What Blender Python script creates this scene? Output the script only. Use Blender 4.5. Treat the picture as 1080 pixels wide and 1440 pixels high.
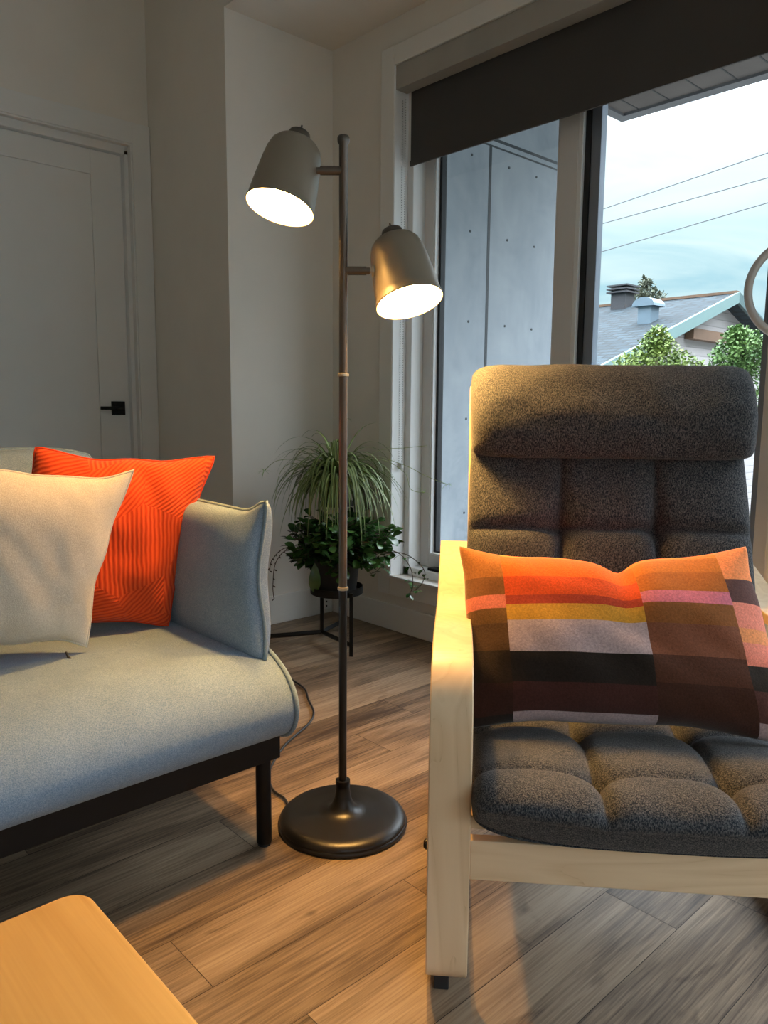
import bpy, bmesh, math, random
from math import sin, cos, pi, sqrt, radians
from mathutils import Vector, Matrix, noise

random.seed(7)
SC = bpy.context.scene
COL = SC.collection
for o in list(bpy.data.objects):
    bpy.data.objects.remove(o)
V = Vector

# ------------------------------------------------------------------ materials
def new_mat(name):
    m = bpy.data.materials.new(name); m.use_nodes = True
    nt = m.node_tree; nt.nodes.clear()
    out = nt.nodes.new('ShaderNodeOutputMaterial')
    b = nt.nodes.new('ShaderNodeBsdfPrincipled')
    nt.links.new(b.outputs[0], out.inputs[0])
    return m, nt, b

def nd(nt, kind, **kw):
    n = nt.nodes.new(kind)
    for k, v in kw.items():
        if k.startswith('i_'):
            key = k[2:]
            n.inputs[int(key) if key.isdigit() else key].default_value = v
        else:
            setattr(n, k, v)
    return n

def lk(nt, a, b): nt.links.new(a, b)

def ramp(nt, fac, stops, interp='LINEAR'):
    r = nt.nodes.new('ShaderNodeValToRGB'); cr = r.color_ramp; cr.interpolation = interp
    while len(cr.elements) > 1: cr.elements.remove(cr.elements[-1])
    cr.elements[0].position = stops[0][0]; cr.elements[0].color = (*stops[0][1], 1)
    for p, c in stops[1:]:
        e = cr.elements.new(p); e.color = (*c, 1)
    if fac is not None: lk(nt, fac, r.inputs[0])
    return r

def coords(nt, scale=(1, 1, 1), kind='Object', rot=(0, 0, 0)):
    t = nt.nodes.new('ShaderNodeTexCoord'); mp = nt.nodes.new('ShaderNodeMapping')
    mp.inputs['Scale'].default_value = scale; mp.inputs['Rotation'].default_value = rot
    lk(nt, t.outputs[kind], mp.inputs[0]); return mp.outputs[0]

def noise_tex(nt, vec, scale, detail=3, rough=.55, dist=0):
    n = nd(nt, 'ShaderNodeTexNoise', i_Scale=scale, i_Detail=detail, i_Roughness=rough, i_Distortion=dist)
    lk(nt, vec, n.inputs['Vector']); return n.outputs['Fac']

def bump(nt, b, h, strength=.3, dist=.002):
    n = nd(nt, 'ShaderNodeBump', i_Strength=strength, i_Distance=dist)
    lk(nt, h, n.inputs['Height']); lk(nt, n.outputs[0], b.inputs['Normal'])

def plain(name, col, rough=.5, metal=0, vary=.06, vscale=6, bscale=None, bstr=.15, spec=None, coat=0):
    m, nt, b = new_mat(name)
    v = coords(nt)
    f = noise_tex(nt, v, vscale)
    lo = tuple(c * (1 - vary) for c in col); hi = tuple(min(1, c * (1 + vary)) for c in col)
    r = ramp(nt, f, [(.3, lo), (.7, hi)])
    lk(nt, r.outputs[0], b.inputs['Base Color'])
    b.inputs['Roughness'].default_value = rough; b.inputs['Metallic'].default_value = metal
    if spec is not None: b.inputs['Specular IOR Level'].default_value = spec
    if coat: b.inputs['Coat Weight'].default_value = coat
    if bscale: bump(nt, b, noise_tex(nt, v, bscale, 2), bstr, .001)
    return m

def fabric(name, c1, c2, scale=420, stretch=(1, 1, .6), lo=.38, hi=.64, weave=.5, sheen=.15, blotch=.08):
    m, nt, b = new_mat(name)
    v = coords(nt, stretch)
    f = noise_tex(nt, v, scale, 2, .6)
    r = ramp(nt, f, [(lo, c1), (hi, c2)])
    g = noise_tex(nt, coords(nt), 9, 3)
    mr = nd(nt, 'ShaderNodeMapRange', i_1=.3, i_2=.7, i_3=1 - blotch, i_4=1 + blotch); lk(nt, g, mr.inputs[0])
    mx = nd(nt, 'ShaderNodeVectorMath', operation='SCALE'); lk(nt, r.outputs[0], mx.inputs[0]); lk(nt, mr.outputs[0], mx.inputs['Scale'])
    lk(nt, mx.outputs[0], b.inputs['Base Color'])
    b.inputs['Roughness'].default_value = .95
    b.inputs['Specular IOR Level'].default_value = .15
    b.inputs['Sheen Weight'].default_value = sheen
    bump(nt, b, f, weave, .0015)
    return m

M = {}
M['wall'] = plain('warm white wall paint', (.74, .695, .625), .85, vary=.02, bscale=160, bstr=.08)
M['trim'] = plain('white trim paint', (.74, .72, .675), .4, vary=.015)
M['door'] = plain('white door paint', (.72, .71, .68), .45, vary=.015)
M['vinyl'] = plain('white vinyl', (.78, .78, .77), .35, vary=.01)
M['sash'] = plain('pale vinyl sash', (.66, .64, .62), .4, vary=.01)
M['gasket'] = plain('black rubber', (.012, .013, .015), .6)
M['screenframe'] = plain('blue grey metal frame', (.22, .25, .30), .4, .3)
M['black_metal'] = plain('black powder coat', (.005, .005, .005), .5, .0, vary=.1, spec=.22)
M['black_base'] = plain('black satin metal', (.006, .0057, .0055), .36, 0, vary=.05, spec=.45)
M['pole'] = plain('dark nickel pole', (.14, .125, .11), .3, .85, vary=.05)
M['ring_metal'] = plain('bright brass collar', (.55, .47, .35), .3, .9)
M['shade'] = plain('taupe satin shade', (.24, .205, .16), .42, .1, vary=.03)
M['shade_in'] = plain('white enamel', (.85, .84, .8), .5, vary=.01)
M['socket'] = plain('dark taupe metal', (.10, .085, .07), .4, .5)
M['sofa'] = fabric('pale blue grey sofa weave', (.15, .235, .345), (.285, .375, .49), 520, (1, 1, 1), weave=.35)
M['sofa_pipe'] = fabric('blue grey piping', (.16, .245, .325), (.26, .345, .42), 520, (1, 1, 1), weave=.3)
M['charcoal'] = fabric('charcoal melange', (.010, .015, .023), (.145, .142, .142), 330, (1.5, 1.5, .7), lo=.40, hi=.72, weave=.6, sheen=.1)
M['beige'] = fabric('oatmeal linen', (.60, .54, .47), (.74, .69, .61), 480, (1, 1, 1), weave=.4)
M['blind'] = plain('dark grey blackout fabric', (.060, .055, .052), .85, vary=.04, bscale=600, bstr=.1)
M['valance'] = plain('taupe fascia metal', (.36, .34, .30), .55)
M['chain'] = plain('grey bead plastic', (.45, .45, .44), .4)
M['cable'] = plain('black cable', (.012, .012, .012), .5)
M['pot'] = plain('matt black pot', (.010, .010, .010), .6, vary=.1)
M['soil'] = plain('potting soil', (.04, .027, .018), .95, vary=.4, vscale=90)
M['stem'] = plain('pale green stem', (.33, .38, .17), .5, vary=.15, vscale=30)
M['dry'] = plain('dry brown root', (.09, .06, .035), .8, vary=.3, vscale=60)
M['bolt'] = plain('dark bolt', (.03, .028, .026), .35, .8)
M['ring_grey'] = plain('grey plastic ring', (.60, .59, .59), .35)
M['webbing'] = plain('pale webbing', (.55, .52, .46), .8)

# panes: clear thin glass, mostly see-through with a fresnel reflection
def glass_mat():
    m = bpy.data.materials.new('window glass'); m.use_nodes = True; nt = m.node_tree; nt.nodes.clear()
    out = nt.nodes.new('ShaderNodeOutputMaterial'); mix = nt.nodes.new('ShaderNodeMixShader')
    t = nd(nt, 'ShaderNodeBsdfTransparent', i_Color=(.95, .975, .97, 1)); g = nd(nt, 'ShaderNodeBsdfGlossy', i_Roughness=.02)
    lw = nd(nt, 'ShaderNodeLayerWeight', i_Blend=.5)
    pw = nd(nt, 'ShaderNodeMath', operation='POWER', i_1=5.0); lk(nt, lw.outputs['Facing'], pw.inputs[0])
    v = coords(nt); d = noise_tex(nt, v, 3, 2); mr = nd(nt, 'ShaderNodeMapRange', i_3=.75, i_4=.85); lk(nt, d, mr.inputs[0])
    mu = nd(nt, 'ShaderNodeMath', operation='MULTIPLY_ADD', i_2=.03); lk(nt, pw.outputs[0], mu.inputs[0]); lk(nt, mr.outputs[0], mu.inputs[1])
    lk(nt, mu.outputs[0], mix.inputs[0]); lk(nt, t.outputs[0], mix.inputs[1]); lk(nt, g.outputs[0], mix.inputs[2])
    lk(nt, mix.outputs[0], out.inputs[0]); return m
M['glass'] = glass_mat()

# plank floor: grain along X, tone per plank from a face attribute
def floor_mat():
    m, nt, b = new_mat('oak vinyl plank')
    at = nd(nt, 'ShaderNodeAttribute', attribute_name='tone')
    t = nt.nodes.new('ShaderNodeTexCoord')
    off = nd(nt, 'ShaderNodeVectorMath', operation='SCALE', i_Scale=37.0)
    cmb = nt.nodes.new('ShaderNodeCombineXYZ'); lk(nt, at.outputs['Fac'], cmb.inputs[0]); lk(nt, at.outputs['Fac'], cmb.inputs[1])
    lk(nt, cmb.outputs[0], off.inputs[0])
    add = nd(nt, 'ShaderNodeVectorMath', operation='ADD'); lk(nt, t.outputs['Object'], add.inputs[0]); lk(nt, off.outputs[0], add.inputs[1])
    def mapped(s):
        mp = nt.nodes.new('ShaderNodeMapping'); mp.inputs['Scale'].default_value = s; lk(nt, add.outputs[0], mp.inputs[0]); return mp.outputs[0]
    broad = noise_tex(nt, mapped((1.5, 11, 1)), 1.0, 5, .6, .8)
    fine = noise_tex(nt, mapped((5, 190, 1)), 1.0, 4, .65, .3)
    knots = noise_tex(nt, mapped((2.5, 7, 1)), 1.6, 2, .5, 1.5)
    a = nd(nt, 'ShaderNodeMath', operation='MULTIPLY_ADD', i_1=.55); lk(nt, fine, a.inputs[0])
    a2 = nd(nt, 'ShaderNodeMath', operation='MULTIPLY', i_1=.65); lk(nt, broad, a2.inputs[0]); lk(nt, a2.outputs[0], a.inputs[2])
    tn = nd(nt, 'ShaderNodeMath', operation='MULTIPLY_ADD', i_1=.16, i_2=-.16); lk(nt, at.outputs['Fac'], tn.inputs[0])
    a3 = nd(nt, 'ShaderNodeMath', operation='ADD'); lk(nt, a.outputs[0], a3.inputs[0]); lk(nt, tn.outputs[0], a3.inputs[1])
    r = ramp(nt, a3.outputs[0], [(.34, (.050, .033, .021)), (.46, (.14, .097, .062)), (.58, (.25, .182, .12)), (.74, (.36, .275, .187))])
    kr = ramp(nt, knots, [(.22, (.35, .30, .26)), (.34, (1, 1, 1))])
    mx = nd(nt, 'ShaderNodeMix', data_type='RGBA', blend_type='MULTIPLY', i_0=.8); lk(nt, r.outputs[0], mx.inputs[6]); lk(nt, kr.outputs[0], mx.inputs[7])
    lk(nt, mx.outputs[2], b.inputs['Base Color'])
    b.inputs['Roughness'].default_value = .48; b.inputs['Specular IOR Level'].default_value = .35
    bump(nt, b, fine, .25, .001)
    return m
M['floor'] = floor_mat()
M['gap'] = plain('dark plank joint', (.03, .022, .016), .8)

def wood(name, dark, mid, light, axis='Z', rings=9, rough=.4, coat=.15, fine=.25):
    m, nt, b = new_mat(name)
    sc = {'Z': (9, 9, 1.4), 'X': (1.4, 9, 9), 'Y': (9, 1.4, 9)}[axis]
    v = coords(nt, sc)
    f = noise_tex(nt, v, .9, 2, .45, .6)
    mu = nd(nt, 'ShaderNodeMath', operation='MULTIPLY', i_1=float(rings)); lk(nt, f, mu.inputs[0])
    fr = nd(nt, 'ShaderNodeMath', operation='FRACT'); lk(nt, mu.outputs[0], fr.inputs[0])
    fsc = {'Z': (220, 220, 6), 'X': (6, 220, 220), 'Y': (220, 6, 220)}[axis]
    g = noise_tex(nt, coords(nt, fsc), 1, 3)
    a = nd(nt, 'ShaderNodeMath', operation='MULTIPLY_ADD', i_1=fine); lk(nt, g, a.inputs[0])
    s = nd(nt, 'ShaderNodeMath', operation='MULTIPLY', i_1=1 - fine); lk(nt, fr.outputs[0], s.inputs[0]); lk(nt, s.outputs[0], a.inputs[2])
    r = ramp(nt, a.outputs[0], [(.05, mid), (.6, light), (.86, mid), (.95, dark), (1, mid)])
    lk(nt, r.outputs[0], b.inputs['Base Color'])
    b.inputs['Roughness'].default_value = rough; b.inputs['Coat Weight'].default_value = coat; b.inputs['Coat Roughness'].default_value = .3
    return m
M['birch'] = wood('birch veneer', (.50, .335, .19), (.66, .485, .30), (.73, .56, .365), 'Z', 13, .36, .2)
M['birch_flat'] = wood('birch rail veneer', (.50, .335, .19), (.66, .485, .30), (.73, .56, .365), 'X', 11, .4, .1)
M['oak'] = wood('oak veneer', (.30, .155, .038), (.47, .27, .072), (.58, .36, .115), 'Y', 6, .42, .1, .5)

# orange pillow: ribs that change direction in patches
def orange_mat():
    m, nt, b = new_mat('orange ribbed cotton')
    uv = nd(nt, 'ShaderNodeTexCoord').outputs['UV']
    vor = nd(nt, 'ShaderNodeTexVoronoi', i_Scale=2.6); lk(nt, uv, vor.inputs['Vector'])
    sep = nd(nt, 'ShaderNodeSeparateColor'); lk(nt, vor.outputs['Color'], sep.inputs[0])
    ang = nd(nt, 'ShaderNodeMath', operation='MULTIPLY', i_1=3.1); lk(nt, sep.outputs[0], ang.inputs[0])
    rot = nd(nt, 'ShaderNodeVectorRotate', rotation_type='Z_AXIS'); lk(nt, uv, rot.inputs['Vector']); lk(nt, ang.outputs[0], rot.inputs['Angle'])
    w = nd(nt, 'ShaderNodeTexWave', i_Scale=13.0, i_Distortion=2.2); w.inputs['Detail'].default_value = 1; w.inputs['Detail Scale'].default_value = .8
    lk(nt, rot.outputs[0], w.inputs['Vector'])
    r = ramp(nt, w.outputs['Fac'], [(.1, (.66, .055, .014)), (.45, (.80, .085, .02)), (.9, (.86, .115, .028))])
    lk(nt, r.outputs[0], b.inputs['Base Color'])
    b.inputs['Roughness'].default_value = .9; b.inputs['Specular IOR Level'].default_value = .15; b.inputs['Sheen Weight'].default_value = .1
    bump(nt, b, w.outputs['Fac'], .4, .003)
    return m
M['orange'] = orange_mat()

# wool pillow: four columns of colour blocks
def plaid_mat():
    m, nt, b = new_mat('colour block wool')
    uv = nd(nt, 'ShaderNodeTexCoord').outputs['UV']
    sx = nd(nt, 'ShaderNodeSeparateXYZ'); lk(nt, uv, sx.inputs[0])
    P, MG, CO, BK, MR, LI = (.86, .26, .085), (.10, .042, .036), (.72, .22, .15), (.022, .016, .013), (.062, .022, .018), (.47, .36, .37)
    cols = [
        [(0, BK), (.05, (.045, .018, .013)), (.22, (.030, .017, .010)), (.39, (.085, .042, .016)), (.53, (.14, .068, .018)), (.61, (.60, .17, .12)), (.69, (.19, .075, .022)), (.80, (.33, .125, .03))],
        [(0, LI), (.06, MR), (.23, BK), (.385, LI), (.545, (.52, .27, .035)), (.63, (.36, .045, .022)), (.68, (.62, .075, .016)), (.80, (.86, .125, .014)), (.965, (.90, .23, .035))],
        [(0, (.055, .021, .013)), (.25, (.085, .032, .018)), (.39, (.20, .070, .036)), (.54, (.24, .085, .022)), (.65, (.62, .17, .22)), (.72, (.40, .115, .018)), (.84, (.50, .15, .02)), (.95, (.86, .22, .03))],
        [(0, LI), (.08, MG), (.24, (.03, .024, .02)), (.36, CO), (.47, (.72, .26, .095)), (.54, CO), (.67, MG), (.80, P)]]
    prev = None
    for k, st in enumerate(cols):
        r = ramp(nt, sx.outputs[1], st, 'CONSTANT')
        if prev is None: prev = r.outputs[0]; continue
        g = nd(nt, 'ShaderNodeMath', operation='GREATER_THAN', i_1=[0, .14, .575, .875][k]); lk(nt, sx.outputs[0], g.inputs[0])
        mx = nd(nt, 'ShaderNodeMix', data_type='RGBA'); lk(nt, g.outputs[0], mx.inputs[0]); lk(nt, prev, mx.inputs[6]); lk(nt, r.outputs[0], mx.inputs[7])
        prev = mx.outputs[2]
    f = noise_tex(nt, coords(nt), 260, 3, .65)
    mr = nd(nt, 'ShaderNodeMapRange', i_1=.3, i_2=.7, i_3=.78, i_4=1.22); lk(nt, f, mr.inputs[0])
    sc = nd(nt, 'ShaderNodeVectorMath', operation='SCALE'); lk(nt, prev, sc.inputs[0]); lk(nt, mr.outputs[0], sc.inputs['Scale'])
    lk(nt, sc.outputs[0], b.inputs['Base Color'])
    b.inputs['Roughness'].default_value = .95; b.inputs['Specular IOR Level'].default_value = .1; b.inputs['Sheen Weight'].default_value = .2
    bump(nt, b, f, .4, .0015)
    return m
M['plaid'] = plaid_mat()

def leaf_mat(name, c1, c2, rough=.35, stripe=None, scale=14):
    m, nt, b = new_mat(name)
    f = noise_tex(nt, coords(nt), scale, 2)
    r = ramp(nt, f, [(.35, c1), (.65, c2)])
    col = r.outputs[0]
    if stripe:
        uv = nd(nt, 'ShaderNodeTexCoord').outputs['UV']; sx = nd(nt, 'ShaderNodeSeparateXYZ'); lk(nt, uv, sx.inputs[0])
        s = ramp(nt, sx.outputs[0], [(.22, (0, 0, 0)), (.34, (1, 1, 1)), (.66, (1, 1, 1)), (.78, (0, 0, 0))])
        mx = nd(nt, 'ShaderNodeMix', data_type='RGBA'); lk(nt, s.outputs[0], mx.inputs[0]); lk(nt, col, mx.inputs[6]); mx.inputs[7].default_value = (*stripe, 1)
        col = mx.outputs[2]
    lk(nt, col, b.inputs['Base Color']); b.inputs['Roughness'].default_value = rough
    return m
M['spider'] = leaf_mat('striped spider leaf', (.075, .125, .025), (.13, .20, .045), .45, (.30, .36, .14))
M['spider_in'] = leaf_mat('thick green stalk', (.16, .22, .06), (.24, .30, .09), .4)
M['jade'] = leaf_mat('glossy round leaf', (.025, .07, .018), (.07, .16, .04), .2)
M['baby'] = leaf_mat('pale leaf tuft', (.22, .36, .09), (.32, .46, .14), .4)
M['shrub_a'] = leaf_mat('yellow green foliage', (.065, .12, .016), (.16, .215, .042), .6, scale=3)
M['shrub_b'] = leaf_mat('green foliage', (.04, .10, .02), (.105, .19, .045), .6, scale=3)
M['tree_far'] = leaf_mat('olive foliage', (.07, .085, .06), (.12, .13, .085), .8, scale=1)
M['bark'] = plain('grey bark', (.16, .12, .09), .9, vary=.3, vscale=20)

# outdoors
def panel_mat():
    m, nt, b = new_mat('fibre cement panel')
    a = noise_tex(nt, coords(nt), 2.2, 6, .65, .6); c = noise_tex(nt, coords(nt, (1, 1, .35)), 9, 4, .6)
    ad = nd(nt, 'ShaderNodeMath', operation='MULTIPLY_ADD', i_1=.4); lk(nt, c, ad.inputs[0]); lk(nt, a, ad.inputs[2])
    r = ramp(nt, ad.outputs[0], [(.45, (.185, .215, .245)), (.65, (.235, .265, .295)), (.9, (.29, .32, .345))])
    lk(nt, r.outputs[0], b.inputs['Base Color']); b.inputs['Roughness'].default_value = .7; return m
M['panel'] = panel_mat()
M['joint'] = plain('dark reveal', (.03, .035, .04), .6)
M['soffit'] = plain('brown soffit board', (.105, .089, .08), .8, vary=.12, vscale=4)
M['fascia'] = plain('grey soffit edge', (.14, .14, .145), .7)
M['deck'] = plain('balcony concrete', (.34, .35, .36), .9, vary=.1)
def shingle_mat():
    m, nt, b = new_mat('blue grey shingles')
    br = nd(nt, 'ShaderNodeTexBrick', i_Scale=1.0, i_Color1=(.009, .019, .026, 1), i_Color2=(.024, .042, .054, 1), i_Mortar=(.005, .009, .012, 1))
    br.inputs['Mortar Size'].default_value = .035; br.inputs['Brick Width'].default_value = .5; br.inputs['Row Height'].default_value = .24
    lk(nt, coords(nt, rot=(0, 0, pi / 2)), br.inputs['Vector'])
    lk(nt, br.outputs[0], b.inputs['Base Color']); b.inputs['Roughness'].default_value = .9; return m
M['shingle'] = shingle_mat()
def siding_mat():
    m, nt, b = new_mat('pale lap siding')
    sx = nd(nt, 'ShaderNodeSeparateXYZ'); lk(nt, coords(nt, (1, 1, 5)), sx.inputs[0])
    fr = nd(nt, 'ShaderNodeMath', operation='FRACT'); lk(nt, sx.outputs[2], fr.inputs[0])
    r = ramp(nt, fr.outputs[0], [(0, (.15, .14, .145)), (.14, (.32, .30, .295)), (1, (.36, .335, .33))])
    lk(nt, r.outputs[0], b.inputs['Base Color']); b.inputs['Roughness'].default_value = .8; return m
M['siding'] = siding_mat()
M['teal'] = plain('pale teal barge board', (.12, .19, .185), .6)
M['darkteal'] = plain('dark green gutter', (.05, .09, .09), .6)
M['cedar'] = plain('brown timber', (.13, .075, .045), .8, vary=.2)
M['tin'] = plain('galvanised vent', (.13, .18, .22), .45, .2)
M['chimney'] = plain('dark flue metal', (.04, .04, .045), .6, .2)
M['wire'] = plain('power cable', (.10, .11, .13), .7)
M['ground'] = plain('gravel yard', (.13, .125, .115), .95, vary=.3, vscale=2)

def bulb_mat():
    m = bpy.data.materials.new('lit bulb'); m.use_nodes = True; nt = m.node_tree; nt.nodes.clear()
    out = nt.nodes.new('ShaderNodeOutputMaterial')
    lw = nd(nt, 'ShaderNodeLayerWeight', i_Blend=.3)
    e = nd(nt, 'ShaderNodeEmission', i_Strength=LAMP_L); e.inputs[0].default_value = (1, .52, .135, 1)
    lk(nt, e.outputs[0], out.inputs[0]); return m
LAMP_L = 690
M['bulb'] = bulb_mat()

# ------------------------------------------------------------------ mesh helpers
def box(bm, x0, x1, y0, y1, z0, z1):
    vs = [bm.verts.new((x, y, z)) for x in (x0, x1) for y in (y0, y1) for z in (z0, z1)]
    for f in ((0, 1, 3, 2), (4, 6, 7, 5), (0, 4, 5, 1), (2, 3, 7, 6), (0, 2, 6, 4), (1, 5, 7, 3)):
        bm.faces.new([vs[i] for i in f])
    return vs

def tube(bm, pts, r, n=10, cap=True, ry=None):
    """round (or oval) bar along a polyline; r a number or one per point"""
    pts = [V(p) for p in pts]; rs = r if isinstance(r, (list, tuple)) else [r] * len(pts)
    rings = []; up = None
    for i, p in enumerate(pts):
        t = (pts[min(i + 1, len(pts) - 1)] - pts[max(i - 1, 0)]).normalized()
        if up is None:
            up = V((0, 0, 1)) if abs(t.z) < .9 else V((1, 0, 0))
        a = t.cross(up).normalized(); bb = a.cross(t).normalized(); up = bb
        rings.append([bm.verts.new(p + a * cos(2 * pi * k / n) * rs[i] + bb * sin(2 * pi * k / n) * (rs[i] if ry is None else ry)) for k in range(n)])
    for A, B in zip(rings, rings[1:]):
        for k in range(n):
            bm.faces.new((A[k], A[(k + 1) % n], B[(k + 1) % n], B[k]))
    if cap:
        bm.faces.new(rings[0][::-1]); bm.faces.new(rings[-1])

def frame_for(d):
    d = V(d).normalized(); a = d.cross(V((0, 0, 1)))
    if a.length < 1e-3: a = V((1, 0, 0))
    a.normalize(); return a, d.cross(a).normalized(), d

def lathe(bm, prof, org=(0, 0, 0), axis=(0, 0, 1), n=48, cap0=True, cap1=True):
    a, b, d = frame_for(axis); org = V(org); rings = []
    for r, h in prof:
        if r < 1e-6: rings.append([bm.verts.new(org + d * h)])
        else: rings.append([bm.verts.new(org + d * h + a * cos(2 * pi * k / n) * r + b * sin(2 * pi * k / n) * r) for k in range(n)])
    for A, B in zip(rings, rings[1:]):
        for k in range(n):
            k2 = (k + 1) % n
            if len(A) == 1 and len(B) == 1: continue
            if len(A) == 1: bm.faces.new((A[0], B[k2], B[k]))
            elif len(B) == 1: bm.faces.new((A[k], A[k2], B[0]))
            else: bm.faces.new((A[k], A[k2], B[k2], B[k]))
    if cap0 and len(rings[0]) > 1: bm.faces.new(rings[0][::-1])
    if cap1 and len(rings[-1]) > 1: bm.faces.new(rings[-1])

def strip(bm, path, x0, x1, th):
    """bent plank: path of (y,z) centre points, width x0..x1, thickness th"""
    pts = [V((0, p[0], p[1])) for p in path]; rows = []
    for i, p in enumerate(pts):
        t = (pts[min(i + 1, len(pts) - 1)] - pts[max(i - 1, 0)]).normalized()
        n = V((0, -t.z, t.y)) * (th / 2)
        rows.append([bm.verts.new((x, (p + s * n).y, (p + s * n).z)) for x, s in ((x0, 1), (x1, 1), (x1, -1), (x0, -1))])
    for A, B in zip(rows, rows[1:]):
        for k in range(4): bm.faces.new((A[k], A[(k + 1) % 4], B[(k + 1) % 4], B[k]))
    bm.faces.new(rows[0][::-1]); bm.faces.new(rows[-1])

def smooth_path(pts, sub=6):
    """Catmull-Rom through points (tuples of any length)"""
    P = [V(p) for p in pts]; out = []
    for i in range(len(P) - 1):
        p0 = P[max(i - 1, 0)]; p1 = P[i]; p2 = P[i + 1]; p3 = P[min(i + 2, len(P) - 1)]
        for k in range(sub):
            t = k / sub
            out.append(.5 * ((2 * p1) + (p2 - p0) * t + (2 * p0 - 5 * p1 + 4 * p2 - p3) * t * t + (3 * p1 - p0 - 3 * p2 + p3) * t ** 3))
    out.append(P[-1]); return out

def E(x, p, q=None):
    s = abs(2 * x - 1)
    return max(0.0, 1 - s ** p) ** (1 / (q or p))

def slab(bm, P, T1, T2, nu=48, nv=40, su=1.0):
    """closed cushion: P(u,v)->(centre, normal); T1/T2 thickness to either side; uv stored"""
    uvl = bm.loops.layers.uv.verify()
    us = [.5 - .5 * cos(pi * i / nu) for i in range(nu + 1)]; vs = [.5 - .5 * cos(pi * j / nv) for j in range(nv + 1)]
    us = [.55 * a + .45 * i / nu for i, a in enumerate(us)]; vs = [.55 * a + .45 * j / nv for j, a in enumerate(vs)]
    F = {}; B = {}
    for i, u in enumerate(us):
        for j, v in enumerate(vs):
            c, n = P(u, v)
            edge = i in (0, nu) or j in (0, nv)
            F[i, j] = bm.verts.new(c if edge else c + n * T1(u, v))
            B[i, j] = F[i, j] if edge else bm.verts.new(c - n * T2(u, v))
    for i in range(nu):
        for j in range(nv):
            for G, rev in ((F, 0), (B, 1)):
                q = [(i, j), (i + 1, j), (i + 1, j + 1), (i, j + 1)]
                if rev: q = q[::-1]
                f = bm.faces.new([G[k] for k in q])
                for l, k in zip(f.loops, q): l[uvl].uv = (us[k[0]], vs[k[1]])

def obj(name, bm, mat, parent=None, smooth=False, bevel=0, autos=None, seg=2):
    me = bpy.data.meshes.new(name)
    bmesh.ops.recalc_face_normals(bm, faces=bm.faces)
    if parent is not None and parent.name in ORIG:
        bm.transform(ORIG[parent.name])
    bm.to_mesh(me); bm.free()
    o = bpy.data.objects.new(name, me); COL.objects.link(o)
    if mat: me.materials.append(M[mat] if isinstance(mat, str) else mat)
    if smooth:
        for p in me.polygons: p.use_smooth = True
    if autos:
        for p in me.polygons: p.use_smooth = True
        me.set_sharp_from_angle(angle=radians(autos))
    if bevel:
        md = o.modifiers.new('bevel', 'BEVEL'); md.width = bevel; md.segments = seg; md.limit_method = 'ANGLE'; md.angle_limit = radians(40)
    if parent is not None: o.parent = parent
    if parent is not None and parent.name in ORIG: ORIG[o.name] = ORIG[parent.name]
    return o
ORIG = {}   # world -> local for things whose parts are authored in world coordinates

def thing(name, label, cat, loc=(0, 0, 0), rz=0, group=None, local=False):
    o = bpy.data.objects.new(name, None); COL.objects.link(o)
    o.location = loc; o.rotation_euler = (0, 0, rz); o.empty_display_size = .1
    o['label'] = label; o['category'] = cat
    if group: o['group'] = group
    if not local: ORIG[o.name] = (Matrix.Translation(loc) @ Matrix.Rotation(rz, 4, 'Z')).inverted()
    return o

def tag(o, label, cat, group=None):
    o['label'] = label; o['category'] = cat
    if group: o['group'] = group
    return o

def struct(name, bm, mat, label, cat, parent=None, **kw):
    o = obj(name, bm, mat, parent, **kw); o['kind'] = 'structure'
    if parent is None: o['label'] = label; o['category'] = cat
    return o
BM = bmesh.new
def boxes(*bs):
    bm = BM()
    for b in bs: box(bm, *b)
    return bm

# ------------------------------------------------------------------ room shell
WX, WY, XE, DY = 2.345, 2.905, 1.783, 3.60
X0, Y0 = -2.6, -2.8
def build_floor():
    bm = BM(); lay = bm.faces.layers.float.new('tone')
    W = .157; fixed = {6: .61, 8: .90, 3: 1.356, 9: 1.477, 5: 1.07}
    rnd = random.Random(3); g = .0007
    for k in range(-20, 24):
        y0 = .145 + W * k; y1 = y0 + W
        if y1 < Y0 or y0 > DY + .1: continue
        j = fixed.get(k, rnd.uniform(0, 1.22))
        x = j - 1.22 * 5
        while x < WX + .3:
            a, b = max(x, X0), min(x + 1.22, WX + .2)
            if b > a:
                f = bm.faces.new([bm.verts.new(p) for p in ((a + g, y0 + g, 0), (b - g, y0 + g, 0), (b - g, y1 - g, 0), (a + g, y1 - g, 0))])
                f[lay] = rnd.random()
            x += 1.22
    o = struct('floor', bm, 'floor', 'brown grey wood plank floor running under the sofa and armchair', 'floor')
    return o
build_floor()
o = struct('trim_1', boxes((X0, WX + .2, Y0, DY + .1, -.06, -.0012)), 'gap', 'dark underlay showing in the joints of the plank floor', 'floor')

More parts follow.
